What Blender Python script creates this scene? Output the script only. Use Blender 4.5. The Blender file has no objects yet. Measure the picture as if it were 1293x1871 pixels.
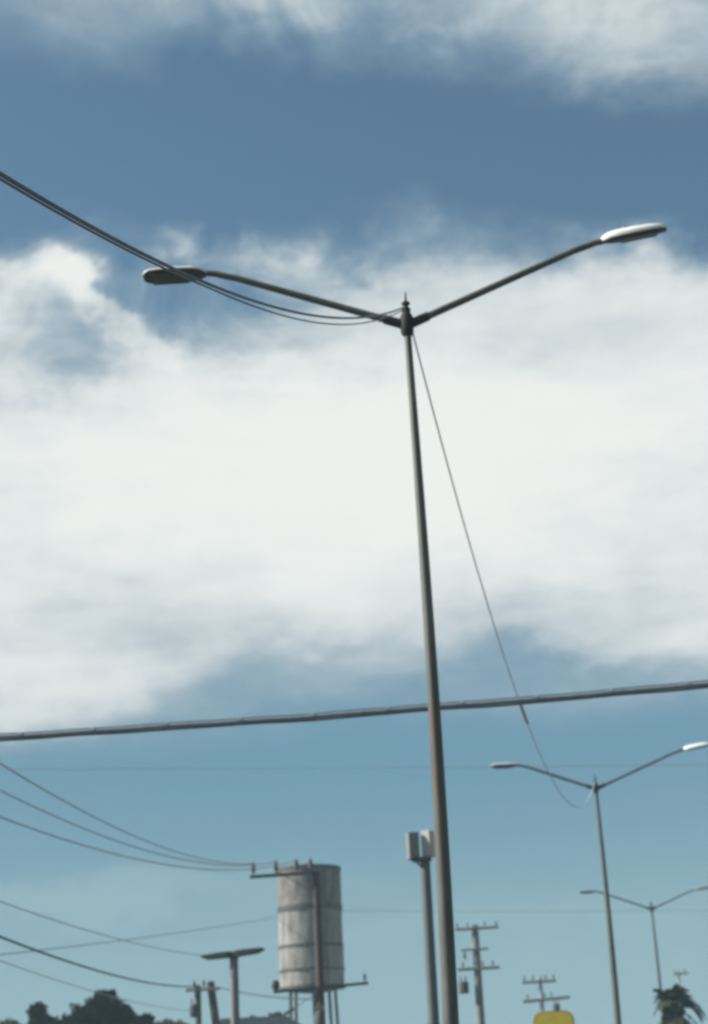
import bpy, bmesh, math, random
import numpy as np
from mathutils import Vector, Matrix

random.seed(7)
R = math.radians
scene = bpy.context.scene
COL = scene.collection

# ------------------------------------------------------------------ camera
PH_W, PH_H, PH_F = 1293.0, 1871.0, 3300.0      # photograph size and focal length in its pixels
CAM = Vector((0, 0, 1.5))
PITCH, ROLL = R(18.7), R(2.6)
FWD = Vector((0, math.cos(PITCH), math.sin(PITCH)))
_u0 = Vector((0, -math.sin(PITCH), math.cos(PITCH)))
RIGHT = Vector((1, 0, 0)) * math.cos(ROLL) - _u0 * math.sin(ROLL)
UP = Vector((1, 0, 0)) * math.sin(ROLL) + _u0 * math.cos(ROLL)

def ray(px, py):
    return (FWD * PH_F + RIGHT * (px - PH_W / 2) - UP * (py - PH_H / 2)).normalized()

def at(px, py, dist):
    """world point seen at a photo pixel, at a horizontal distance in metres"""
    d = ray(px, py)
    return CAM + d * (dist / math.hypot(d.x, d.y))

def azel(px, py):
    d = ray(px, py)
    return math.degrees(math.atan2(d.x, d.y)), math.degrees(math.asin(d.z))

cd = bpy.data.cameras.new('camera')
cd.sensor_fit = 'HORIZONTAL'; cd.sensor_width = 36.0
cd.lens = 36.0 * PH_F / PH_W
cd.clip_start = 0.1; cd.clip_end = 9000
cd.dof.use_dof = True; cd.dof.focus_distance = 9.0; cd.dof.aperture_fstop = 4.2
cam = bpy.data.objects.new('camera', cd); COL.objects.link(cam)
cam.matrix_world = Matrix.Translation(CAM) @ Matrix((RIGHT, UP, -FWD)).transposed().to_4x4()
scene.camera = cam

# ------------------------------------------------------------------ exposure
scene.view_settings.view_transform = 'Standard'
scene.view_settings.look = 'None'
scene.view_settings.gamma = 1.0
scene.view_settings.exposure = 1.4
EXPO = 2 ** 1.4
scene.cycles.filter_width = 2.4
scene.cycles.max_bounces = 6
scene.cycles.volume_bounces = 0
scene.cycles.use_denoising = True

# ------------------------------------------------------------------ sun
SUN_AZ, SUN_EL = R(-90), R(36)        # measured from the view heading (+Y), left is negative
sun_dir = Vector((math.sin(SUN_AZ) * math.cos(SUN_EL), math.cos(SUN_AZ) * math.cos(SUN_EL), math.sin(SUN_EL)))
sd = bpy.data.lights.new('sun', 'SUN'); sd.energy = 5.0; sd.angle = R(0.5); sd.color = (1.0, 0.95, 0.87)
sun = bpy.data.objects.new('sun', sd); COL.objects.link(sun)
sun.rotation_euler = (-sun_dir).to_track_quat('-Z', 'Y').to_euler()

# ------------------------------------------------------------------ world: Nishita sky with cloud banks
world = bpy.data.worlds.new('World'); scene.world = world; world.use_nodes = True
NT = world.node_tree; NT.nodes.clear()
def node(t, **k):
    n = NT.nodes.new(t)
    for a, b in k.items(): setattr(n, a, b)
    return n
class X:                                   # a tiny expression wrapper over Math nodes
    def __init__(s, sock): s.s = sock
    def __add__(a, b): return m('ADD', a, b)
    __radd__ = __add__
    def __sub__(a, b): return m('SUBTRACT', a, b)
    def __rsub__(a, b): return m('SUBTRACT', b, a)
    def __mul__(a, b): return m('MULTIPLY', a, b)
    __rmul__ = __mul__
    def __neg__(a): return m('MULTIPLY', a, -1.0)
def m(op, *args):
    n = node('ShaderNodeMath', operation=op)
    for i, a in enumerate(args):
        if isinstance(a, X): NT.links.new(a.s, n.inputs[i])
        else: n.inputs[i].default_value = a
    return X(n.outputs[0])
def smooth(x, lo, hi, a=0.0, b=1.0):
    n = node('ShaderNodeMapRange', interpolation_type='SMOOTHSTEP')
    NT.links.new(x.s, n.inputs[0])
    for i, v in zip((1, 2, 3, 4), (lo, hi, a, b)): n.inputs[i].default_value = v
    return X(n.outputs[0])
def mixc(f, A, B):
    n = node('ShaderNodeMix', data_type='RGBA')
    if isinstance(f, X): NT.links.new(f.s, n.inputs[0])
    else: n.inputs[0].default_value = f
    for i, c in ((6, A), (7, B)):
        if isinstance(c, tuple): n.inputs[i].default_value = (*c, 1)
        else: NT.links.new(c, n.inputs[i])
    return n.outputs[2]
tc = node('ShaderNodeTexCoord')
sep = node('ShaderNodeSeparateXYZ'); NT.links.new(tc.outputs['Generated'], sep.inputs[0])
DX, DY, DZ = (X(sep.outputs[i]) for i in range(3))
AZ = m('ARCTAN2', DX, DY) * 57.29578
EL = m('ARCSINE', DZ) * 57.29578
def noise(scale, detail=4.0, rough=0.55, stretch=(1, 1, 1), off=(0, 0, 0), dist=0.0):
    mp = node('ShaderNodeMapping'); mp.inputs['Scale'].default_value = stretch; mp.inputs['Location'].default_value = off
    NT.links.new(tc.outputs['Generated'], mp.inputs[0])
    n = node('ShaderNodeTexNoise'); n.inputs['Scale'].default_value = scale
    n.inputs['Detail'].default_value = detail; n.inputs['Roughness'].default_value = rough; n.inputs['Distortion'].default_value = dist
    NT.links.new(mp.outputs[0], n.inputs['Vector'])
    s = node('ShaderNodeSeparateColor'); NT.links.new(n.outputs['Color'], s.inputs[0])
    return X(n.outputs[0]), X(s.outputs[0]), X(s.outputs[1])
wa, wb, wc = noise(9, 5, 0.58, (1, 1, 1.5), (3.1, 1.7, 0.4))
wf, wg, wh = noise(34, 4, 0.6, (1, 1, 1.4), (0.3, 5.7, 2.4))
AZw = AZ + (wb - 0.5) * 7.0 + (wg - 0.5) * 1.4
ELw = EL + (wc - 0.5) * 4.5 + (wh - 0.5) * 1.1
AZf = AZ + (wg - 0.5) * 3.2 + (wb - 0.5) * 1.2; ELf = EL + (wh - 0.5) * 2.2 + (wc - 0.5) * 0.8
def blob(px, py, wx, wy, amp, rot=0.0, warp=True):
    """a soft elongated lump of cloud at the sky direction seen at px,py; widths in degrees"""
    a0, e0 = azel(px, py)
    a, e = (AZw, ELw) if warp is True else (AZf, ELf)
    da, de = a - a0, e - e0
    c, s = math.cos(R(rot)), math.sin(R(rot))
    p = (da * c + de * s) * (1 / wx); q = (de * c - da * s) * (1 / wy)
    return m('EXPONENT', -(p * p + q * q)) * amp
def band(x, lo0, lo1, hi0, hi1):
    return smooth(x, lo0, lo1) * (1.0 - smooth(x, hi0, hi1))
big, _, _ = noise(3.2, 3, 0.5, (1, 1, 2.2), (7.7, 2.2, 1.0))
med, _, _ = noise(12, 5, 0.6, (1, 1, 2.0), (1.2, 9.1, 4.0))
fine, _, _ = noise(42, 4, 0.6, (1, 1, 1.8), (4.2, 0.1, 8.0))

strat, _, _ = noise(8, 5, 0.55, (1, 1, 4.5), (2.2, 6.1, 3.0), 0.4)
rn, _, _ = noise(11, 5, 0.6, (1, 1, 1.3), (8.2, 3.3, 1.7), 1.2)
ridge = 1.0 - m('ABSOLUTE', rn * 2.0 - 1.0) * 2.2             # thin filaments
# coverage of the big bank, from about 11 to 27 degrees up, and of the broken cloud above 32 degrees
ELs = EL + (wc - 0.5) * 2.4
cover = smooth(ELs, 9.6, 15.0) * (1.0 - smooth(ELw, 24.4, 28.0))
ELt = ELw + AZw * 0.16                      # the upper cloud edge drops towards the right
cover = cover + band(ELt, 29.8, 35.0, 37.0, 44.0) * 0.46 + smooth(ELt, 29.8, 35.0) * 0.20
cover = cover + (med - 0.5) * 0.26 + (fine - 0.5) * 0.10 + (big - 0.5) * 0.35 + (strat - 0.5) * 0.45
for b in [
    (50, 490, 2.4, 0.9, 0.40, 0, 0), (140, 500, 1.0, 0.8, 0.50, 0, 0), (335, 432, 1.0, 0.6, 0.60, 0, 0), (500, 475, 1.8, 0.8, 0.35, 0, 0),
    (215, 580, 2.8, 0.4, 0.48, -42, 0), (270, 570, 2.8, 1.2, -0.48, 0, 0), (110, 640, 2.4, 0.9, -0.38, 0, 0), (480, 620, 3.5, 1.0, -0.30, 0, 0), (440, 540, 2.0, 0.8, -0.28, 0, 0),
    (640, 475, 1.2, 0.9, -0.45, 0, 0), (230, 480, 1.2, 0.6, -0.25, 0, 0), (60, 690, 3.0, 0.7, -0.15, 0, 0),
    (190, 395, 2.0, 0.8, 0.35), (900, 480, 5.0, 1.7, 0.55), (1250, 520, 4.0, 1.5, 0.2), (1180, 400, 3.5, 1.3, -0.6),
    (640, 830, 14.0, 3.6, 0.3), (400, 1245, 3.0, 0.9, -0.24), (620, 1205, 2.4, 0.6, -0.16), (1010, 1212, 3.6, 0.6, -0.32), (800, 1350, 14.0, 1.2, -0.30),
    (60, 1250, 3.6, 1.5, 0.42), (1280, 1170, 2.5, 0.9, 0.15), (700, 1085, 12.0, 1.2, 0.2),
    (650, 260, 16.0, 2.4, -0.5), (1100, 55, 5.0, 1.6, 0.30), (480, 40, 4.0, 1.0, 0.25), (120, 60, 4.5, 2.6, 0.10),
]: cover = cover + blob(*b)
cover = cover + blob(250, 540, 7.0, 2.6, 1.0) * (ridge - 0.5) * 0.65 + blob(700, 60, 12.0, 2.4, 1.0) * (ridge - 0.55) * 0.30
alpha = smooth(cover, -0.06, 1.08)
# brightness within the cloud: white lit tops, greyer undersides
lit = smooth(cover, 0.25, 1.5) * 0.68 + (med - 0.5) * 0.22 + (strat - 0.5) * 0.20 + (fine - 0.5) * 0.08 + 0.17
for b in [(640, 860, 14.0, 3.2, 0.22), (300, 1130, 7.0, 1.6, -0.12), (1000, 1130, 8.0, 1.6, -0.12), (1200, 130, 3.0, 1.0, 0.2), (150, 500, 2.0, 1.2, 0.15), (640, 580, 14.0, 1.9, -0.20), (200, 600, 6.0, 2.0, -0.12), (700, 40, 16.0, 2.5, -0.16)]:
    lit = lit + blob(*b)
sky = node('ShaderNodeTexSky', sky_type='NISHITA', sun_disc=False)
sky.sun_elevation = SUN_EL; sky.sun_rotation = SUN_AZ
sky.air_density = 1.0; sky.dust_density = 0.4; sky.ozone_density = 1.0
SKY = 0.05
K = 1.0 / (SKY * EXPO)                      # display value -> sky colour
def disp(r, g, b):
    f = lambda v: ((v / 255 + 0.055) / 1.055) ** 2.4
    return tuple(f(v) * K for v in (r, g, b))
tint = node('ShaderNodeMix', data_type='RGBA', blend_type='MULTIPLY'); tint.inputs[0].default_value = 1.0
NT.links.new(sky.outputs[0], tint.inputs[6]); tint.inputs[7].default_value = (0.68, 0.81, 0.755, 1)
cloud = mixc(smooth(lit, 0.0, 1.0), disp(140, 166, 182), disp(240, 243, 240))
low = smooth(EL + (big - 0.5) * 2.0, 21.0, 12.0, 0.0, 0.8)       # the sky pales and turns teal towards the horizon
veil = smooth(EL + (med - 0.5) * 2.0 + blob(160, 1645, 6.0, 0.5, -3.5) + blob(850, 1700, 9.0, 0.5, -1.2), 10.5, 2.8, 0.0, 0.95)
clear = mixc(low, tint.outputs[2], disp(108, 150, 171))
clear = mixc(veil, clear, disp(150, 182, 191))
col = mixc(alpha, clear, cloud)
bg = node('ShaderNodeBackground'); bg.inputs['Strength'].default_value = SKY
NT.links.new(col, bg.inputs['Color'])
wo = node('ShaderNodeOutputWorld'); NT.links.new(bg.outputs[0], wo.inputs['Surface'])

# ------------------------------------------------------------------ materials
ALB = 0.72           # scales the base colours down to offset the raised exposure
def mat(name, base, rough=0.6, metal=0.0, var=0.25, scale=6.0, second=None, bump=0.0, spec=0.4, stretch=(1, 1, 1), amount=0.5):
    mt = bpy.data.materials.new(name); mt.use_nodes = True
    nt = mt.node_tree; bs = nt.nodes['Principled BSDF']
    t = nt.nodes.new('ShaderNodeTexCoord'); mp = nt.nodes.new('ShaderNodeMapping')
    mp.inputs['Scale'].default_value = stretch
    nt.links.new(t.outputs['Object'], mp.inputs[0])
    n = nt.nodes.new('ShaderNodeTexNoise'); n.inputs['Scale'].default_value = scale
    n.inputs['Detail'].default_value = 6; n.inputs['Roughness'].default_value = 0.65
    nt.links.new(mp.outputs[0], n.inputs['Vector'])
    rp = nt.nodes.new('ShaderNodeValToRGB')
    base = tuple(c * ALB for c in base); second = tuple(c * ALB for c in second) if second else None
    b2 = second or tuple(c * (1 - var) for c in base)
    rp.color_ramp.elements[0].position = max(0.0, amount - 0.2); rp.color_ramp.elements[0].color = (*b2, 1)
    rp.color_ramp.elements[1].position = min(1.0, amount + 0.15); rp.color_ramp.elements[1].color = (*base, 1)
    nt.links.new(n.outputs[0], rp.inputs[0]); nt.links.new(rp.outputs[0], bs.inputs['Base Color'])
    bs.inputs['Roughness'].default_value = rough; bs.inputs['Metallic'].default_value = metal
    bs.inputs['Specular IOR Level'].default_value = spec
    if bump:
        b = nt.nodes.new('ShaderNodeBump'); b.inputs['Strength'].default_value = bump; b.inputs['Distance'].default_value = 0.02
        nt.links.new(n.outputs[0], b.inputs['Height']); nt.links.new(b.outputs[0], bs.inputs['Normal'])
    return mt
M = dict(
    steel=mat('weathered_steel', (0.11, 0.116, 0.106), 0.55, 0.0, 0.4, 5, second=(0.055, 0.06, 0.053), bump=0.1, stretch=(1, 1, 0.25), spec=0.2),
    darksteel=mat('dark_steel', (0.025, 0.029, 0.028), 0.75, 0.0, 0.4, 9, spec=0.15),
    housing=mat('luminaire_paint', (0.85, 0.85, 0.82), 0.35, 0.0, 0.12, 4),
    tray=mat('luminaire_tray', (0.04, 0.042, 0.04), 0.55, 0.0, 0.3, 8),
    lens=mat('luminaire_lens', (0.06, 0.07, 0.07), 0.5, 0.0, 0.2, 12, spec=0.3),
    concrete=mat('pole_concrete', (0.165, 0.17, 0.17), 0.85, 0.0, 0.3, 4, bump=0.3, stretch=(1, 1, 0.3)),
    darkwood=mat('dark_timber', (0.055, 0.04, 0.03), 0.85, 0.0, 0.45, 7, bump=0.4, stretch=(1, 1, 0.15)),
    armsteel=mat('crossarm_steel', (0.09, 0.095, 0.09), 0.6, 0.0, 0.35, 6),
    porcelain=mat('porcelain', (0.06, 0.055, 0.05), 0.6, 0.0, 0.3, 10, spec=0.2),
    transformer=mat('transformer_paint', (0.05, 0.06, 0.06), 0.8, 0.0, 0.25, 5),
    cable=mat('cable_sheath', (0.12, 0.14, 0.15), 0.6, 0.0, 0.3, 14),
    cablegrey=mat('cable_sheath_grey', (0.24, 0.26, 0.28), 0.6, 0.0, 0.3, 14),
    palecable=mat('cable_sheath_pale', (0.46, 0.54, 0.62), 0.6, 0.0, 0.2, 14),
    bundle=mat('bundle_sheath', (0.19, 0.245, 0.285), 0.65, 0.0, 0.3, 9, spec=0.2),
    darkcable=mat('cable_sheath_black', (0.035, 0.045, 0.045), 0.7, 0.0, 0.3, 14, spec=0.15),
    blackhead=mat('black_enamel', (0.014, 0.018, 0.017), 0.8, 0.0, 0.3, 9, spec=0.1),
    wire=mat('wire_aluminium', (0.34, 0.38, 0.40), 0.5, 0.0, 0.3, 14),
    tank=mat('tank_paint', (0.33, 0.325, 0.31), 0.8, 0.0, 0.4, 1.9, second=(0.09, 0.078, 0.065), bump=0.3, stretch=(1, 1, 0.3), amount=0.47, spec=0.1),
    tanktop=mat('tank_paint_grey', (0.24, 0.235, 0.22), 0.8, 0.0, 0.4, 2.2, second=(0.085, 0.075, 0.065), bump=0.3, stretch=(1, 1, 0.35), amount=0.52, spec=0.1),
    hoop=mat('tank_hoop', (0.045, 0.04, 0.035), 0.7, 0.0, 0.4, 4),
    greenpole=mat('green_grey_paint', (0.075, 0.095, 0.09), 0.7, 0.0, 0.3, 4),
    pale=mat('pale_box', (0.42, 0.41, 0.39), 0.6, 0.0, 0.15, 5),
    boxgrey=mat('grey_box', (0.17, 0.18, 0.17), 0.6, 0.0, 0.2, 5),
    yellow=mat('yellow_sign', (0.72, 0.58, 0.03), 0.5, 0.0, 0.25, 3),
    orange=mat('orange_trim', (0.45, 0.22, 0.04), 0.5, 0.0, 0.25, 5),
    leaf=mat('leaf_dark', (0.02, 0.03, 0.011), 0.9, 0.0, 0.5, 3, spec=0.03),
    leaf2=mat('leaf_olive', (0.055, 0.06, 0.022), 0.7, 0.0, 0.5, 3, spec=0.15),
    frond=mat('palm_leaf', (0.024, 0.032, 0.012), 0.65, 0.0, 0.4, 4, spec=0.2),
    skirt=mat('palm_dry_leaf', (0.075, 0.062, 0.03), 0.8, 0.0, 0.4, 4, spec=0.1),
    bark=mat('bark', (0.09, 0.07, 0.05), 0.9, 0.0, 0.4, 8, bump=0.5),
    roof=mat('house_roof', (0.016, 0.026, 0.032), 0.95, 0.0, 0.25, 5, bump=0.2, spec=0.05),
    plaster=mat('house_plaster', (0.38, 0.36, 0.32), 0.85, 0.0, 0.15, 3),
    glass=mat('window_glass', (0.03, 0.04, 0.05), 0.1, 0.0, 0.2, 3),
    door=mat('house_door', (0.12, 0.07, 0.04), 0.6, 0.0, 0.3, 5),
    earth=mat('earth', (0.085, 0.075, 0.055), 0.95, 0.0, 0.3, 0.15, bump=0.3),
    asphalt=mat('asphalt', (0.055, 0.055, 0.055), 0.9, 0.0, 0.25, 0.8, bump=0.2),
    kerb=mat('kerb_concrete', (0.28, 0.27, 0.25), 0.9, 0.0, 0.2, 1.5),
    paint=mat('road_paint', (0.6, 0.6, 0.57), 0.7, 0.0, 0.2, 3),
)

# ------------------------------------------------------------------ mesh helpers
def link(name, me, material, parent=None, smooth=True, **props):
    o = bpy.data.objects.new(name, me); COL.objects.link(o)
    if material is not None and not me.materials: me.materials.append(M[material])
    if smooth:
        for p in me.polygons: p.use_smooth = True
        me.set_sharp_from_angle(angle=R(35))
    if parent is not None: o.parent = parent
    for k, v in props.items(): o[k] = v
    return o
def from_bm(bm, name):
    bmesh.ops.recalc_face_normals(bm, faces=bm.faces[:])
    me = bpy.data.meshes.new(name); bm.to_mesh(me); bm.free(); return me
def empty(name, loc, label, cat, group=None, rz=0.0):
    o = bpy.data.objects.new(name, None); COL.objects.link(o)
    o.empty_display_size = 0.3; o.location = loc; o.rotation_euler.z = rz
    o['label'] = label; o['category'] = cat
    if group: o['group'] = group
    return o
def copy_tree(o, parent=None):
    c = o.copy(); COL.objects.link(c); c.parent = parent
    for ch in [k for k in bpy.data.objects if k.parent == o]: copy_tree(ch, c)
    return c
def add_tube(bm, pts, radii, n=10, cap=True):
    pts = [Vector(p) for p in pts]
    if not hasattr(radii, '__len__'): radii = [radii] * len(pts)
    rings = []; ref = None
    for i, p in enumerate(pts):
        t = (pts[min(i + 1, len(pts) - 1)] - pts[max(i - 1, 0)]).normalized()
        if ref is None: ref = Vector((0, 0, 1)) if abs(t.z) < 0.9 else Vector((1, 0, 0))
        a = (ref - t * ref.dot(t)).normalized(); b = t.cross(a); ref = a
        rings.append([bm.verts.new(p + (a * math.cos(2 * math.pi * k / n) + b * math.sin(2 * math.pi * k / n)) * radii[i]) for k in range(n)])
    for r0, r1 in zip(rings, rings[1:]):
        for k in range(n): bm.faces.new((r0[k], r0[(k + 1) % n], r1[(k + 1) % n], r1[k]))
    if cap: bm.faces.new(rings[0][::-1]); bm.faces.new(rings[-1])
def tube(name, pts, radii, material, parent=None, n=10, **props):
    bm = bmesh.new(); add_tube(bm, pts, radii, n); return link(name, from_bm(bm, name), material, parent, **props)
def add_box(bm, c, size, rot=None, bevel=0.0):
    r = bmesh.ops.create_cube(bm, size=1.0); vs = r['verts']
    Mx = Matrix.Translation(Vector(c)) @ (rot.to_4x4() if rot is not None else Matrix.Identity(4)) @ Matrix.Diagonal((*size, 1))
    bmesh.ops.transform(bm, matrix=Mx, verts=vs)
    if bevel:
        es = list({e for v in vs for e in v.link_edges})
        bmesh.ops.bevel(bm, geom=es, offset=bevel, segments=2, affect='EDGES', profile=0.5)
def box(name, c, size, material, parent=None, rot=None, bevel=0.0, **props):
    bm = bmesh.new(); add_box(bm, c, size, rot, bevel); return link(name, from_bm(bm, name), material, parent, smooth=False, **props)
def lathe(name, prof, material, parent=None, n=16, loc=(0, 0, 0), **props):
    bm = bmesh.new(); rings = []
    for r, z in prof:
        rings.append([bm.verts.new((r * math.cos(2 * math.pi * k / n), r * math.sin(2 * math.pi * k / n), z)) for k in range(n)])
    for r0, r1 in zip(rings, rings[1:]):
        for k in range(n): bm.faces.new((r0[k], r0[(k + 1) % n], r1[(k + 1) % n], r1[k]))
    bm.faces.new(rings[0][::-1]); bm.faces.new(rings[-1])
    o = link(name, from_bm(bm, name), material, parent, **props); o.location = loc
    return o
def sag_pts(A, B, sag, n=48):
    A, B = Vector(A), Vector(B); out = []
    for i in range(n + 1):
        t = i / n; p = A.lerp(B, t); p.z -= sag * 4 * t * (1 - t); out.append(p)
    return out

# ------------------------------------------------------------------ ground and road
HEAD = math.atan2(6.7 - 0.731, 52.78 - 19.693)          # the road's heading, right of +Y
RD = Vector((math.sin(HEAD), math.cos(HEAD), 0)); RR = Vector((math.cos(HEAD), -math.sin(HEAD), 0))
L1 = at(743, 592, 19.71); L1.z = 0
def sheet(name, lat0, lat1, z, s0, s1, material, thick=0.0):
    bm = bmesh.new()
    vs = [bm.verts.new(L1 + RR * a + RD * b + Vector((0, 0, z))) for a, b in ((lat0, s0), (lat1, s0), (lat1, s1), (lat0, s1))]
    f = bm.faces.new(vs)
    if thick:
        g = bmesh.ops.extrude_face_region(bm, geom=[f])
        bmesh.ops.translate(bm, verts=[v for v in g['geom'] if isinstance(v, bmesh.types.BMVert)], vec=(0, 0, thick))
    return link(name, from_bm(bm, name), material, None, smooth=False, kind='structure')
bm = bmesh.new(); bmesh.ops.create_grid(bm, x_segments=8, y_segments=8, size=2500)
link('ground', from_bm(bm, 'ground'), 'earth', None, smooth=False, kind='structure')
sheet('road', -9.5, 9.5, 0.004, -60, 700, 'asphalt')
sheet('median', -1.2, 1.2, 0.006, -60, 700, 'kerb', 0.14)
sheet('pavement', -12.2, -9.5, 0.005, -60, 700, 'kerb', 0.13)
sheet('pavement', 9.5, 12.2, 0.005, -60, 700, 'kerb', 0.13)
for lat in (-5.4, 5.4):
    bm = bmesh.new()
    for k in range(40):
        s = -30 + k * 9.0
        bm.faces.new([bm.verts.new(L1 + RR * (lat + a) + RD * (s + b) + Vector((0, 0, 0.008))) for a, b in ((-.06, 0), (.06, 0), (.06, 4), (-.06, 4))])
    link('lane_marking', from_bm(bm, 'lane_marking'), 'paint', None, smooth=False, kind='structure')

# ------------------------------------------------------------------ twin-arm street lamps
LAMP_H = 10.5
def loft(name, secs, material, parent, n=20, half=None):
    """secs: (x, half width, z top, z bottom); half: None full section, +1 upper part, -1 lower part"""
    bm = bmesh.new(); rings = []
    for x, w, zt, zb in secs:
        ring = []
        for k in range(n):
            a = 2 * math.pi * k / n
            cy, cz = math.cos(a), math.sin(a)
            y = w * math.copysign(abs(cy) ** 0.8, cy)
            z = (zt if cz >= 0 else zb) * abs(cz) ** 0.85 * (1 if cz >= 0 else 1)
            ring.append(bm.verts.new((x, y, z)))
        rings.append(ring)
    for r0, r1 in zip(rings, rings[1:]):
        for k in range(n): bm.faces.new((r0[k], r0[(k + 1) % n], r1[(k + 1) % n], r1[k]))
    bm.faces.new(rings[0][::-1]); bm.faces.new(rings[-1])
    return link(name, from_bm(bm, name), material, parent)
def make_lamp(loc, label, reach=(1.0, 1.0), mast='steel', shell='housing'):
    root = empty('street_lamp', loc, label, 'street lamp', 'twin-arm street lamps along the median', rz=-R(4.5))
    # slightly bowed tapered mast
    zs = [i / 24 * (LAMP_H - 0.02) for i in range(25)]
    bow = lambda z: 0.10 * math.sin(math.pi * min(1, z / LAMP_H)) * 0.6
    tube('pole', [(bow(z), 0, z) for z in zs], [(0.102 - (0.102 - 0.040) * (z / LAMP_H)) * (1.0 if mast == 'rusted' else 1.25) for z in zs], mast, root, n=20)
    bp = box('base_plate', (0, 0, 0.165), (0.42, 0.42, 0.03), 'steel', root, bevel=0.006)
    for sx in (-1, 1):
        for sy in (-1, 1): lathe('bolt', [(0.018, 0), (0.018, 0.05), (0.012, 0.055)], 'darksteel', bp, n=8, loc=(0.16 * sx, 0.16 * sy, 0.18))
    hub = lathe('hub', [(0.05, -0.16), (0.075, -0.12), (0.082, -0.03), (0.082, 0.08), (0.06, 0.13), (0.03, 0.17)], 'darksteel', root, loc=(0, 0, LAMP_H))
    lathe('cable_spool', [(0.03, 0.16), (0.055, 0.17), (0.055, 0.20), (0.03, 0.215), (0.03, 0.24), (0.05, 0.255), (0.05, 0.28), (0.02, 0.29)], 'darksteel', hub, n=12)
    tube('spike', [(0, 0, 0.28), (0.005, 0, 0.42)], [0.016, 0.007], 'darksteel', hub, n=8)
    for s in (-1, 1):
        # arm: straight rise of 21 degrees, then an elbow into a nearly level spigot
        k = reach[0 if s < 0 else 1]
        E1 = Vector((2.18 * s * k, 0, LAMP_H + 0.84 * k)); E2 = E1 + Vector((0.24 * s, 0, 0.045))
        A0 = Vector((0.05 * s, 0, LAMP_H + 0.0))
        pts = [A0.lerp(E1, t) for t in (0, .2, .4, .6, .8, .93)] + [E1 + Vector((0.03 * s, 0, -0.004)), E1 + Vector((0.12 * s, 0, 0.026)), E2]
        arm = tube('arm', pts, [0.045, .044, .043, .042, .041, .04, .04, .039, .036], 'steel', root, n=14)
        tube('sleeve', [A0, A0.lerp(E1, 0.10)], [0.058, 0.056], 'darksteel', arm, n=14)
        # luminaire: tear-drop body, dark lower tray, lens
        tilt = R(9.0) if s > 0 else R(1.0)
        def place(o):
            o.matrix_parent_inverse = Matrix.Identity(4)
            return o
        sec_u, sec_l = [], []
        for x, w, zt in ((0, .050, .045), (.03, .075, .065), (.09, .12, .09), (.20, .15, .10), (.40, .16, .10), (.58, .16, .088), (.70, .145, .065), (.76, .11, .042), (.785, .07, .02)):
            sec_u.append((x, w, zt * (0.92 if s > 0 else 0.5), -0.024)); sec_l.append((x * 0.985 + 0.008, w * 0.97, -0.022, -0.028 - 0.020 * min(1, x / 0.15) * (1 if x < .7 else .6)))
        lum = loft('luminaire', sec_u, shell, root)
        lum.location = E2 - Vector((0.03 * s, 0, 0)); lum.rotation_euler = (R(13), -tilt, R(3)) if s > 0 else (R(9), -tilt, math.pi)   # heads twisted a little on their spigots
        bmt = loft('tray', sec_l, 'tray', lum)
        box('lens', (0.46, 0, -0.046), (0.44, 0.23, 0.016), 'lens', lum, bevel=0.006)
        lathe('photocell', [(0.03, 0.0), (0.035, 0.03), (0.03, 0.06), (0.012, 0.07)], 'boxgrey', lum, n=10, loc=(0.30, 0, 0.055))
    return root
def rust_pole():
    mt = M['steel'].copy(); mt.name = 'steel_with_rust'; nt = mt.node_tree; bs = nt.nodes['Principled BSDF']
    src = bs.inputs['Base Color'].links[0].from_socket
    t = nt.nodes.new('ShaderNodeTexCoord'); sp = nt.nodes.new('ShaderNodeSeparateXYZ'); nt.links.new(t.outputs['Object'], sp.inputs[0])
    n = nt.nodes.new('ShaderNodeTexNoise'); n.inputs['Scale'].default_value = 3.0; n.inputs['Detail'].default_value = 6; n.inputs['Distortion'].default_value = 1.0
    mp = nt.nodes.new('ShaderNodeMapping'); mp.inputs['Scale'].default_value = (2.5, 2.5, 0.7); nt.links.new(t.outputs['Object'], mp.inputs[0]); nt.links.new(mp.outputs[0], n.inputs['Vector'])
    def mr(x, a, b, c=0.0, d=1.0):
        k = nt.nodes.new('ShaderNodeMapRange'); nt.links.new(x, k.inputs[0])
        for i, v in zip((1, 2, 3, 4), (a, b, c, d)): k.inputs[i].default_value = v
        return k.outputs[0]
    def mul(a, b):
        k = nt.nodes.new('ShaderNodeMath'); k.operation = 'MULTIPLY'; nt.links.new(a, k.inputs[0]); nt.links.new(b, k.inputs[1]); return k.outputs[0]
    f = mul(mul(mr(sp.outputs[2], 3.9, 5.0), mr(sp.outputs[2], 5.95, 5.6)), mr(n.outputs[0], 0.38, 0.58))
    mx = nt.nodes.new('ShaderNodeMix'); mx.data_type = 'RGBA'; nt.links.new(f, mx.inputs[0]); nt.links.new(src, mx.inputs[6]); mx.inputs[7].default_value = (0.075, 0.042, 0.028, 1)
    nt.links.new(mx.outputs[2], bs.inputs['Base Color']); return mt
M['rusted'] = rust_pole()
lampA = make_lamp(L1, 'nearest and largest twin-arm street lamp with its tall leaning pole in the centre', mast='rusted')
L2 = at(1088, 1440, 53.2); L2.z = 0
L3 = at(1190, 1660, 87.8); L3.z = 0
lampB = make_lamp(L2, 'middle-sized twin-arm street lamp right of the central pole, its right arm cut by the frame', (0.92, 1.12))
lampC = make_lamp(L3, 'smallest and farthest twin-arm street lamp, just above the palm', (1.06, 0.85), shell='concrete')

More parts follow.
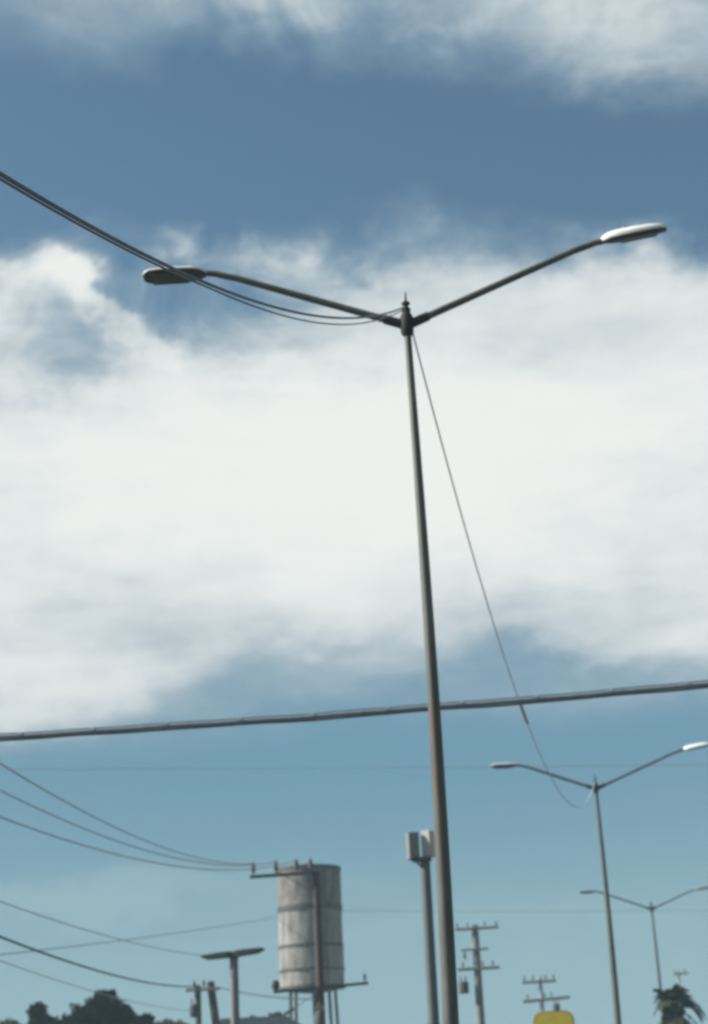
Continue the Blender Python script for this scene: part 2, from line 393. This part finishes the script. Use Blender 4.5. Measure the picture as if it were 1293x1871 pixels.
# ------------------------------------------------------------------ cables between the lamps
def twisted(name, pts, r, gap, turns, material, label, cat='cable', strands=2, group=None):
    bm = bmesh.new(); P = [Vector(p) for p in pts]
    for k in range(strands):
        q = []
        for i, p in enumerate(P):
            t = (P[min(i + 1, len(P) - 1)] - P[max(i - 1, 0)]).normalized()
            a = (Vector((0, 0, 1)) - t * t.z).normalized(); b = t.cross(a)
            ph = 2 * math.pi * (turns * i / len(P) + k / strands)
            q.append(p + (a * math.cos(ph) + b * math.sin(ph)) * gap)
        add_tube(bm, q, r, 6)
    o = link(name, from_bm(bm, name), material, None, label=label, category=cat)
    if group: o['group'] = group
    return o
TOP = Vector((0, 0, LAMP_H + 0.235))
span = L2 - L1
pts = []
for i in range(141):
    s = i / 140 * 1.0
    p = L1 - span * s; p.z = 10.73 - 17.567 * s + 10.70 * s * s; pts.append(p)
pts2 = [p + Vector((0, 0, -0.026 - (0.04 * math.sin(math.pi * min(1.0, i / 140 / 0.27)) if i / 140 < 0.27 else 0.0))) for i, p in enumerate(pts)]
bm = bmesh.new(); add_tube(bm, pts, 0.011, 8); add_tube(bm, pts2, 0.007, 8)
link('overhead_cable', from_bm(bm, 'overhead_cable'), 'cable', None, label='pair of cables sweeping from the upper left behind the left lamp head to the hub', category='cable')
c12 = sag_pts(L1 + TOP, L2 + TOP, 2.78, 90)
root = empty('overhead_cable', L1 + Vector((0, 0, 0.15)), 'slack grey cable sagging from the nearest lamp hub down to the second lamp', 'cable')
inv = Matrix.Translation(L1 + Vector((0, 0, 0.15))).inverted()
o = tube('cable', [inv @ p for p in c12], 0.011, 'palecable', root, n=8)
def sag_at(t): return inv @ c12[int(t * 90)]
tube('splice', [sag_at(0.335), sag_at(0.37)], [0.03, 0.028], 'cablegrey', root, n=10)

# ------------------------------------------------------------------ other overhead lines
def wire(name, pts, r, material, label, n=6, cat='wire', group=None):
    o = tube(name, pts, r, material, n=n, label=label, category=cat)
    if group: o['group'] = group
    return o
# thick lashed bundle right across the picture, behind the near pole
A = at(-700, 1381, 25.5); B = at(2000, 1180, 24.0)
P = sag_pts(A, B, 0.16, 60)
cb = empty('cable_bundle', P[0], 'thick grey cable bundle stretched right across the picture behind the nearest pole', 'cable')
Q = [p - P[0] + Vector((0, 0, 0.003 * math.sin(i * 1.7) + 0.004 * math.sin(i * 0.61))) for i, p in enumerate(P)]
tube('cable', Q, 0.030, 'bundle', cb, n=10)
tube('messenger_strand', [p + Vector((0, 0, 0.042)) for p in Q], 0.009, 'bundle', cb, n=6)
tube('cable', [p + Vector((0, 0.03, -0.036 - 0.005 * math.sin(i * .9))) for i, p in enumerate(Q)], 0.015, 'cablegrey', cb, n=8)
for i in range(2, 59, 3):
    d = (Q[i + 1] - Q[i]).normalized()
    tube('tie', [Q[i] + Vector((0, .006, 0)) - d * 0.03, Q[i] + Vector((0, .006, 0)) + d * 0.03], 0.046, 'bundle', cb, n=10)
wire('power_line', sag_pts(at(-900, 1405, 95), at(2200, 1385, 95), 0.2), 0.013, 'wire', 'faint hairline wire crossing level just below the thick cable bundle')
# ------------------------------------------------------------------ utility poles
def insulator(parent, loc, s=1.0, material='porcelain'):
    pr = [(0.02, 0), (0.02, 0.06), (0.06, 0.07), (0.045, 0.11), (0.07, 0.13), (0.05, 0.18), (0.06, 0.21), (0.03, 0.27), (0.035, 0.30), (0.01, 0.31)]
    return lathe('insulator', [(a * s, b * s) for a, b in pr], material, parent, n=10, loc=loc)
def crossarm(parent, z, x0, x1, tilt=0.0, y=-0.16, h=0.11, material='armsteel', ins=(), s=1.0):
    rot = Matrix.Rotation(-tilt, 3, 'Y')
    arm = box('crossarm', ((x0 + x1) / 2, y, z + math.tan(tilt) * (x0 + x1) / 2), (x1 - x0, 0.10, h), material, parent, rot, bevel=0.012)
    for x in ins: insulator(arm, (x, y, z + math.tan(tilt) * x + h / 2), s)
    return arm
def transformer(parent, loc, r=0.22, h=0.6):
    t = lathe('transformer', [(r * .9, 0), (r, .03), (r, h * .9), (r * .8, h), (r * .2, h * 1.03)], 'transformer', parent, n=16, loc=loc)
    for dx in (-.1, .1): insulator(t, (dx, 0, h), 0.7)
    return t
def pole_root(px, py, d, label, name='utility_pole', group='utility poles carrying wires', cat='utility pole'):
    top = at(px, py, d); h = top.z
    return empty(name, (top.x, top.y, 0), label, cat, group, rz=-HEAD), h
K60 = 60.3 / PH_F
pA, hA = pole_root(577, 1592, 60, 'brown utility pole standing in front of the water tank, long crossarm to the left')
tube('pole', [(0, 0, -0.1), (0, 0, hA * .5), (0, 0, hA)], [0.165, 0.14, 0.115], 'darkwood', pA, n=14)
crossarm(pA, hA - 0.05, -120 * K60, 4 * K60, material='darksteel', ins=(-2.08, -1.31, -0.62, -0.14), s=1.35)
tube('brace', [(-1.0, -0.16, hA - 0.1), (0, -0.15, hA - 0.75)], 0.02, 'armsteel', pA, n=6)
zl = at(580, 1805, 60).z
crossarm(pA, zl, -82 * K60, 88 * K60, tilt=R(2.0), h=0.09, material='blackhead', ins=(1.5,), s=0.9)
lathe('insulator', [(.03, 0), (.10, .03), (.13, .10), (.13, .2), (.09, .28), (.03, .32)], 'darksteel', pA, n=12, loc=(-78 * K60, -0.16, zl))
transformer(pA, (0.05, -0.42, zl - 1.3), 0.16, 0.55)
def world_pt(root, v): return Matrix.Translation(root.location) @ Matrix.Rotation(root.rotation_euler.z, 4, 'Z') @ Vector(v)
insA = [world_pt(pA, (x, -0.16, hA + 0.38)) for x in (-2.08, -1.31, -0.62)]
for p, nx, ny, sg, lab in ((insA[0], -150, 1297, 0.6, 'uppermost of the three wires sagging down to the crossarm by the tank'),
                           (insA[1], -300, 1275, 0.85, 'middle one of the three wires sagging down to the crossarm by the tank'),
                           (insA[2], -300, 1362, 0.85, 'lowest of the three wires sagging down to the crossarm by the tank')):
    q = at(nx, ny, 25)
    far = p + (q - p) * 1.0
    wire('power_line', sag_pts(p, far, sg), 0.016, 'wire', lab, group='wires to the crossarm by the tank')
# braced pole pair on the left
pT, hT = pole_root(361, 1800, 75, 'short pale utility pole propped by a leaning dark brace pole, left of the flat lamp')
tube('pole', [(0, 0, -0.1), (0, 0, hT)], [0.17, 0.13], 'greenpole', pT, n=14)
tube('brace_pole', [(2.1, 0.1, -0.1), (0.95, 0.1, 3.6), (0.50, 0.1, hT + 0.12)], [0.20, 0.18, 0.16], 'darkwood', pT, n=12)
crossarm(pT, hT - 0.18, -0.45, 0.95, h=0.12, ins=(-0.1, 0.3))
transformer(pT, (-0.05, -0.35, hT - 1.25), 0.19, 0.5)
a = world_pt(pT, (-0.1, -0.16, hT - 0.05)); b = at(-300, 1582, 25)
wire('power_line', sag_pts(a, b, 0.42), 0.026, 'darkcable', 'dark thick service cable sloping from the left edge down to the short braced pole')
a = world_pt(pT, (-0.1, -0.2, hT - 1.0)); b = at(-300, 1640, 25)
wire('power_line', sag_pts(a, b, 0.3), 0.011, 'wire', 'faintest wire, sloping below the dark thick cable at lower left')
a = world_pt(pT, (0.9, -0.16, hT - 0.12)); b = world_pt(pA, (-0.1, -0.2, zl - 0.35))
wire('power_line', sag_pts(a, b, 0.12), 0.022, 'darkcable', 'short wire running from the braced pole past the flat lamp to the tank pole')
# service drop from the tank pole to the house
a = world_pt(pA, (-0.15, -0.1, zl - 0.15)); b = at(452, 1873, 84)
sp = sag_pts(a, b, 0.25, 30)
root = empty('service_drop', a, 'thin service wire dropping from the tank pole to the roof at the bottom edge', 'wire')
tube('wire', [p - a for p in sp], 0.014, 'darkcable', root, n=6)
tube('clamp', [sp[8] - a, sp[11] - a], [0.06, 0.06], 'blackhead', root, n=8)
# pole with two boxes, just left of the near pole's foot
pX, hX = pole_root(776, 1572, 45, 'grey-green pole with two box panels on top, close beside the nearest lamp pole', 'antenna_pole', None, 'pole')
tube('pole', [(0, 0, -0.1), (0, 0, hX)], [0.15, 0.125], 'greenpole', pX, n=14)
br = box('bracket', (-0.08, -0.05, hX + 0.03), (0.46, 0.34, 0.09), 'darksteel', pX, bevel=0.01)
for dx, dz in ((-0.2, -0.05), (0.05, -0.05)): tube('strut', [(0, -0.05, hX - 0.2), (dx, -0.1, hX + dz)], 0.025, 'darksteel', br, n=6)
box('panel_box', (-0.27, -0.08, hX + 0.36), (0.27, 0.28, 0.66), 'boxgrey', pX, Matrix.Rotation(R(24), 3, 'Z'), bevel=0.015)
box('panel_box', (0.10, 0.02, hX + 0.40), (0.24, 0.28, 0.64), 'pale', pX, Matrix.Rotation(R(-18), 3, 'Z'), bevel=0.015, label='paler box on the right side')
# pole B and the far poles C, D
K80 = 80.4 / PH_F
pB, hB = pole_root(867, 1690, 80, 'grey utility pole with three crossarms right of the nearest lamp pole')
tube('pole', [(0, 0, -0.1), (0, 0, hB)], [0.21, 0.15], 'concrete', pB, n=14)
crossarm(pB, hB - 0.16, -34 * K80, 43 * K80, ins=(-0.75, -0.3, 0.45, 0.95), s=0.7)
zb = at(869, 1735, 80).z; crossarm(pB, zb, -26 * K80, 22 * K80, h=0.09, ins=(0.1,), s=0.8)
insulator(pB, (-0.5, -0.16, zb - 0.42), 1.1)
zb2 = at(871, 1770, 80).z; crossarm(pB, zb2, -34 * K80, 40 * K80, h=0.13, ins=(-0.6, 0.25, 0.7), s=0.8)
transformer(pB, (-0.62, -0.2, zb2 - 1.0), 0.22, 0.5)
K110 = 110.4 / PH_F
pC, hC = pole_root(986, 1784, 110, 'far pale utility pole with two crossarms above the yellow sign')
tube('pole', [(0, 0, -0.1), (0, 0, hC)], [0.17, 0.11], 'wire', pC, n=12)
crossarm(pC, hC - 0.3, -31 * K110, 28 * K110, h=0.16, ins=(-0.9, -0.4, 0.35, 0.8), s=1.0)
zc = at(988, 1827, 110).z; crossarm(pC, zc, -32 * K110, 50 * K110, tilt=R(2.5), h=0.18, ins=(-0.8, 0.2, 0.6), s=1.0)
transformer(pC, (0.85, -0.2, zc - 0.75), 0.2, 0.5)
pD, hD = pole_root(1238, 1773, 140, 'farthest tiny utility pole poking up just above the palm')
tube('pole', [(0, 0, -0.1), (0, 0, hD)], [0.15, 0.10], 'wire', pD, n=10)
crossarm(pD, hD - 0.25, -0.35, 0.75, h=0.14, ins=(-0.2, 0.5), s=0.9)
# ------------------------------------------------------------------ flat twin-head area lamp
pF = at(427, 1745, 55); hF = pF.z
ar = empty('area_lamp', (pF.x, pF.y, 0), 'low grey lamp post with two flat dark heads forming a T left of the tank', 'street lamp', None, rz=-HEAD)
tube('pole', [(0, 0, -0.1), (0, 0, hF - 0.02)], [0.15, 0.125], 'concrete', ar, n=14)
lathe('cap', [(0.14, -0.1), (0.15, 0.0), (0.15, 0.06), (0.10, 0.09)], 'darksteel', ar, n=14, loc=(0, 0, hF))
for s, ln, tl in ((-1, 0.98, R(-1.5)), (1, 0.92, R(6.0))):
    bm = bmesh.new()
    prof = [(0.0, .075, .12), (0.15, .085, .2), (0.5, .075, .2), (0.9, .05, .17), (1.0, .03, .12)]
    rings = []
    for t, hh, w in prof:
        x = t * ln
        rings.append([bm.verts.new((x, y, z)) for y, z in ((-w, -hh), (w, -hh), (w * .8, hh), (-w * .8, hh))])
    for r0, r1 in zip(rings, rings[1:]):
        for k in range(4): bm.faces.new((r0[k], r0[(k + 1) % 4], r1[(k + 1) % 4], r1[k]))
    bm.faces.new(rings[0][::-1]); bm.faces.new(rings[-1])
    hd = link('lamp_head', from_bm(bm, 'lamp_head'), 'blackhead', ar, smooth=False)
    hd.location = (0, 0, hF + 0.03); hd.rotation_euler = (0, -tl, 0 if s > 0 else math.pi)
    box('lens', (ln * .55, 0, -0.088), (ln * .6, .28, 0.012), 'lens', hd, bevel=0.003)
a = world_pt(ar, (-0.95, 0, hF + 0.05))
wire('power_line', sag_pts(a, at(-300, 1530, 25), 0.25), 0.012, 'wire', 'thin wire sloping from the left edge down to the flat T-shaped lamp')
# ------------------------------------------------------------------ elevated water tank
TD = 100.0; KT = 100.5 / PH_F
tk = at(571, 1805, TD); tz = tk.z; tr = 57 * KT; th = at(567, 1590, TD).z - tz
tank = empty('water_tank', (tk.x, tk.y, 0), 'tall cylindrical white and rusty water tank on a stand, banded with dark hoops', 'water tank')
levels = [0, 0.30, 0.66, 1.0]
zs = [0, 0.145, 0.345, 0.665, 1.0]
for i, (a, b) in enumerate(zip(zs, zs[1:])):
    z0, z1 = a * th + 0.02, b * th - 0.02
    rr = tr * (1.0 if i % 2 else 0.99)
    lathe('shell_ring', [(rr - .08, z0), (rr, z0 + .02), (rr, z1 - .02), (rr - .08, z1)], 'tanktop' if i == 3 else 'tank', tank, n=48, loc=(0, 0, tz))
for z, hh in ((0.0, .16), (0.145, .10), (0.345, .15), (0.665, .27), (0.995, .16)):
    lathe('hoop', [(tr - .1, -hh / 2), (tr + .035, -hh / 2), (tr + .035, hh / 2), (tr - .1, hh / 2)], 'hoop', tank, n=48, loc=(0, 0, tz + z * th))
lathe('roof', [(tr + .02, 0), (tr + .02, .05), (tr * .5, .18), (0.25, .26), (.22, .30)], 'hoop', tank, n=40, loc=(0, 0, tz + th + .06))
lathe('floor_plate', [(tr * .3, -.25), (tr - .15, -.1), (tr - .12, -.07)], 'hoop', tank, n=32, loc=(0, 0, tz))
lathe('riser_pipe', [(0.28, -tz), (0.28, -.12)], 'hoop', tank, n=16, loc=(0.25, 0, tz))
for k in range(4):
    a = math.pi / 4 + k * math.pi / 2 + HEAD
    x, y = math.cos(a) * (tr - .25), math.sin(a) * (tr - .25)
    lg = tube('leg', [(x * 1.25, y * 1.25, -0.1), (x, y, tz - .08)], 0.09, 'hoop' if k != 3 else 'tanktop', tank, n=10)
for k in range(4):
    a = math.pi / 4 + k * math.pi / 2 + HEAD; b = a + math.pi / 2
    f = lambda an, z: (math.cos(an) * (tr - .25) * (1.25 - .25 * z / tz), math.sin(an) * (tr - .25) * (1.25 - .25 * z / tz), z)
    tube('brace', [f(a, tz * .5), f(b, tz * .5)], 0.05, 'hoop', tank, n=6)
    tube('brace', [f(a, tz * .5), f(b, .2)], 0.03, 'hoop', tank, n=6)
ladx = -tr * .55
lad = box('ladder', (tr * .3, -tr - .16, tz + th / 2), (.05, .05, th), 'hoop', tank)
box('ladder_rail', (tr * .3 + .36, -tr - .16, tz + th / 2), (.05, .05, th), 'hoop', lad)
for k in range(int(th / .35)): box('rung', (tr * .3 + .18, -tr - .16, tz + .2 + k * .35), (.31, .03, .03), 'hoop', lad)
a = world_pt(tank, (-tr - .02, 0, at(513, 1674, 100).z))
wire('power_line', sag_pts(a, at(-300, 1775, 40), 0.15), 0.018, 'wire', 'grey wire climbing gently from the left edge up to the side of the tank')
a = world_pt(tank, (tr + .02, 0, at(628, 1664, 100).z))
wire('power_line', sag_pts(a, at(2100, 1640, 125), 0.3), 0.013, 'wire', 'faint level wire running right from the tank behind the nearest lamp pole')
# ------------------------------------------------------------------ yellow sign
ys = at(1010, 1847, 50)
sg = empty('yellow_sign', (ys.x, ys.y, 0), 'yellow sign box with rounded corners at the bottom edge below the far pole', 'sign', None, rz=-HEAD * .5)
tube('post', [(0, 0.05, 0), (0, 0.05, ys.z - 1.0)], 0.05, 'steel', sg, n=10)
def rounded(name, w, h, d, r, material, parent, loc):
    bm = bmesh.new(); vs = []
    for cx, cz, a0 in ((w / 2 - r, h / 2 - r, 0), (-w / 2 + r, h / 2 - r, 90), (-w / 2 + r, -h / 2 + r, 180), (w / 2 - r, -h / 2 + r, 270)):
        for k in range(6):
            a = R(a0 + k * 18); vs.append(bm.verts.new((cx + r * math.cos(a), -d / 2, cz + r * math.sin(a))))
    f = bm.faces.new(vs); g = bmesh.ops.extrude_face_region(bm, geom=[f])
    bmesh.ops.translate(bm, verts=[v for v in g['geom'] if isinstance(v, bmesh.types.BMVert)], vec=(0, d, 0))
    o = link(name, from_bm(bm, name), material, parent, smooth=False); o.location = loc; return o
rounded('frame', 1.08, 1.30, 0.20, 0.26, 'orange', sg, (0, 0, ys.z - 0.65))
rounded('face_panel', 1.0, 1.22, 0.04, 0.22, 'yellow', sg, (0, -0.105, ys.z - 0.65))
# ------------------------------------------------------------------ trees
def leaves(name, lobes, count, size, material, parent, seed, kind=None):
    rng = np.random.default_rng(seed); vs = []; fs = []
    w = np.array([l[3] ** 2 for l in lobes]); w /= w.sum()
    for i in range(count):
        x, y, z, r = lobes[rng.choice(len(lobes), p=w)][:4]
        d = rng.normal(size=3); d /= np.linalg.norm(d)
        rad = r * (rng.random() ** 0.4) * (1 + 0.16 * math.sin(5 * d[0] + 7 * d[2] + x * 3) + rng.normal() * 0.05)
        c = np.array([x, y, z]) + d * rad * np.array([1, 1, .85])
        a = rng.normal(size=3); a /= np.linalg.norm(a); b = np.cross(a, rng.normal(size=3)); b /= np.linalg.norm(b)
        s = size * (0.6 + 0.8 * rng.random())
        k = len(vs)
        vs += [tuple(c - a * s), tuple(c + b * s * .45), tuple(c + a * s), tuple(c - b * s * .45)]
        fs.append((k, k + 1, k + 2, k + 3))
    me = bpy.data.meshes.new(name); me.from_pydata(vs, [], fs); me.update()
    return link(name, me, material, parent, smooth=False)
def tree(px_c, py_top, d, lobes_px, count, size, material, label, seed, group='bushy trees along the bottom edge'):
    """lobes_px: (px, py, radius px) of each clump of the crown"""
    k = math.hypot(d, 0) / PH_F * 1.005
    c = at(px_c, py_top, d)
    t = empty('tree', (c.x, c.y, 0), label, 'tree', group)
    rng = random.Random(seed); lb = []
    for lx, ly, lr in lobes_px:
        p = at(lx, ly, d); lb.append((p.x - c.x, p.y - c.y + rng.uniform(-.5, .5) * lr * k, p.z, lr * k))
    zl0 = min(l[2] - l[3] for l in lb)
    tr_ = tube('trunk', [(0, 0, -0.1), (0.05, 0.02, zl0 * .6), (0.0, 0, zl0 + .8)], [0.22, 0.17, 0.12], 'bark', t, n=10)
    for l in lb[:6]: tube('limb', [(0, 0, zl0 * .7), (l[0] * .5, l[1] * .5, (zl0 + l[2]) * .5), (l[0], l[1], l[2])], [0.09, 0.06, 0.02], 'bark', tr_, n=6)
    leaves('crown', lb, count, size, material, t, seed)
    return t
tree(180, 1812, 70, [(190, 1850, 36), (160, 1868, 40), (215, 1872, 40), (135, 1885, 34), (230, 1845, 12), (185, 1820, 13), (205, 1815, 8), (180, 1900, 60), (110, 1890, 30)], 30000, 0.07, 'leaf', 'largest dark bushy tree with a rounded crown at the lower left', 3)
tree(66, 1832, 74, [(68, 1848, 17), (72, 1870, 22), (90, 1885, 26), (66, 1895, 30)], 12000, 0.07, 'leaf', 'small dark round bushy tree left of the largest tree', 5)
tree(260, 1850, 66, [(266, 1866, 15), (250, 1878, 18), (262, 1895, 26)], 8000, 0.07, 'leaf', 'low bushy treetop right against the largest tree', 8)
tree(15, 1862, 90, [(14, 1880, 18), (24, 1895, 26)], 2500, 0.12, 'leaf2', 'tiny treetop at the lower left corner', 11)
tree(305, 1862, 120, [(300, 1884, 22), (330, 1886, 22), (276, 1888, 18)], 3500, 0.16, 'leaf2', 'far hazy low tree between the bushes and the braced pole', 12)
tree(500, 1850, 100, [(503, 1862, 13), (492, 1872, 14), (462, 1868, 12), (478, 1878, 18)], 4500, 0.12, 'leaf', 'small dark treetop over the house roof left of the tank pole', 15)
# ------------------------------------------------------------------ house with its roof at the bottom edge
hp = at(480, 1857, 88)
hs = empty('house', (hp.x, hp.y, 0), 'house with slate-blue hipped roof at the bottom edge left of the tank pole', 'house', None, rz=-HEAD * .3)
hw, hd_, hz = 2.7, 3.0, hp.z - 1.0
box('wall', (0, 0, hz / 2), (hw * 2 - .5, hd_ * 2 - .5, hz), 'plaster', hs)
bm = bmesh.new()
b = [bm.verts.new(v) for v in ((-hw, -hd_, hz), (hw, -hd_, hz), (hw, hd_, hz), (-hw, hd_, hz))]
t = [bm.verts.new(v) for v in ((-hw * .72, 0, hz + 1.0), (hw * .4, 0, hz + 1.0))]
bm.faces.new(b[::-1]); bm.faces.new((b[0], b[1], t[1], t[0])); bm.faces.new((b[1], b[2], t[1])); bm.faces.new((b[2], b[3], t[0], t[1])); bm.faces.new((b[3], b[0], t[0]))
link('roof', from_bm(bm, 'roof'), 'roof', hs, smooth=False)
for x in (-1.4, 1.4):
    w_ = box('window', (x, -hd_ + .24, hz * .6), (1.0, .06, 1.1), 'pale', hs)
    box('pane', (x, -hd_ + .20, hz * .6), (.86, .03, .96), 'glass', w_)
dr = box('door', (0, -hd_ + .23, 1.02), (.95, .06, 2.04), 'door', hs); box('handle', (.36, -hd_ + .18, 1.0), (.04, .05, .14), 'steel', dr)
# ------------------------------------------------------------------ fan palm
pp = at(1229, 1830, 70)
palm = empty('palm_tree', (pp.x, pp.y, 0), 'dark shaggy palm with drooping fronds at the lower right corner', 'palm tree')
tube('trunk', [(0, 0, -0.1), (0.05, 0, pp.z * .5), (0, 0, pp.z)], [0.24, 0.17, 0.15], 'bark', palm, n=12)
def frond(az_, up, ln, droop, material, seed):
    rng = random.Random(seed); bm = bmesh.new()
    d = Vector((math.cos(az_), math.sin(az_), 0)); sd_ = Vector((-d.y, d.x, 0))
    rib = []
    for i in range(11):
        t = i / 10; rib.append(d * (ln * t * (1 - .25 * droop * t)) + Vector((0, 0, ln * (up * t - droop * t * t))))
    add_tube(bm, rib, [0.022 * (1 - .8 * i / 10) for i in range(11)], 5)
    for i in range(2, 11):
        for s in (-1, 1):
            for _ in range(2):
                p = rib[i] + (rib[i] - rib[i - 1]) * rng.uniform(-.6, .2)
                L = ln * .36 * math.sin(math.pi * (i + 1) / 13) * rng.uniform(.75, 1.1)
                tip = p + sd_ * s * L * .8 + d * L * .45 + Vector((0, 0, -L * rng.uniform(.15, .55)))
                w = (rib[i] - rib[i - 1]).normalized() * 0.07
                bm.faces.new([bm.verts.new(v) for v in (p - w, p + w, tip)])
    return link('frond' if material == 'frond' else 'dry_frond', from_bm(bm, 'frond'), material, palm, smooth=False)
lb = []
for lx, ly, lr in ((1233, 1813, 9), (1240, 1822, 11), (1252, 1829, 8), (1262, 1835, 6), (1225, 1830, 13), (1229, 1846, 15), (1228, 1862, 17), (1229, 1880, 19)):
    p = at(lx, ly, 70); lb.append((p.x - pp.x, p.y - pp.y, p.z, lr * 70.3 / PH_F))
leaves('crown', lb, 7000, 0.075, 'leaf', palm, 21)
rng = random.Random(4)
for k in range(40):
    f = frond(k * 2.399 + rng.uniform(-.2, .2), rng.uniform(.2, 1.5), rng.uniform(.6, .9), rng.uniform(.6, 1.0), 'frond', k); f.location = (0, 0, pp.z)
for az_, up, ln in ((-0.15, .35, 1.35), (0.05, .45, 1.3), (-0.35, .25, 1.25), (-0.2, .15, 1.15), (0.15, .3, 1.2)):
    f = frond(az_, up, ln, .8, 'frond', int(ln * 100)); f.location = (0, -.05, pp.z)
for k in range(44):                                            # hanging leaves clothing the trunk
    f = frond(k * 2.399, -.55, rng.uniform(.7, .95), rng.uniform(.3, .6), 'skirt' if k % 3 == 1 else 'frond', 100 + k); f.location = (0, 0, pp.z - .15 - 0.035 * k)

# ------------------------------------------------------------------ haze
HAZE = 0.0013
if HAZE:
    bm = bmesh.new(); add_box(bm, (0, 0, 6.5), (5200, 5200, 15.0))
    hm = bpy.data.materials.new('haze_air'); hm.use_nodes = True; nt = hm.node_tree; nt.nodes.clear()
    v = nt.nodes.new('ShaderNodeVolumePrincipled'); v.inputs['Density'].default_value = HAZE
    v.inputs['Color'].default_value = (0.30, 0.44, 0.52, 1); v.inputs['Anisotropy'].default_value = 0.0
    ot = nt.nodes.new('ShaderNodeOutputMaterial'); nt.links.new(v.outputs[0], ot.inputs['Volume'])
    me = from_bm(bm, 'haze'); me.materials.append(hm)
    link('haze', me, None, None, smooth=False, kind='stuff')
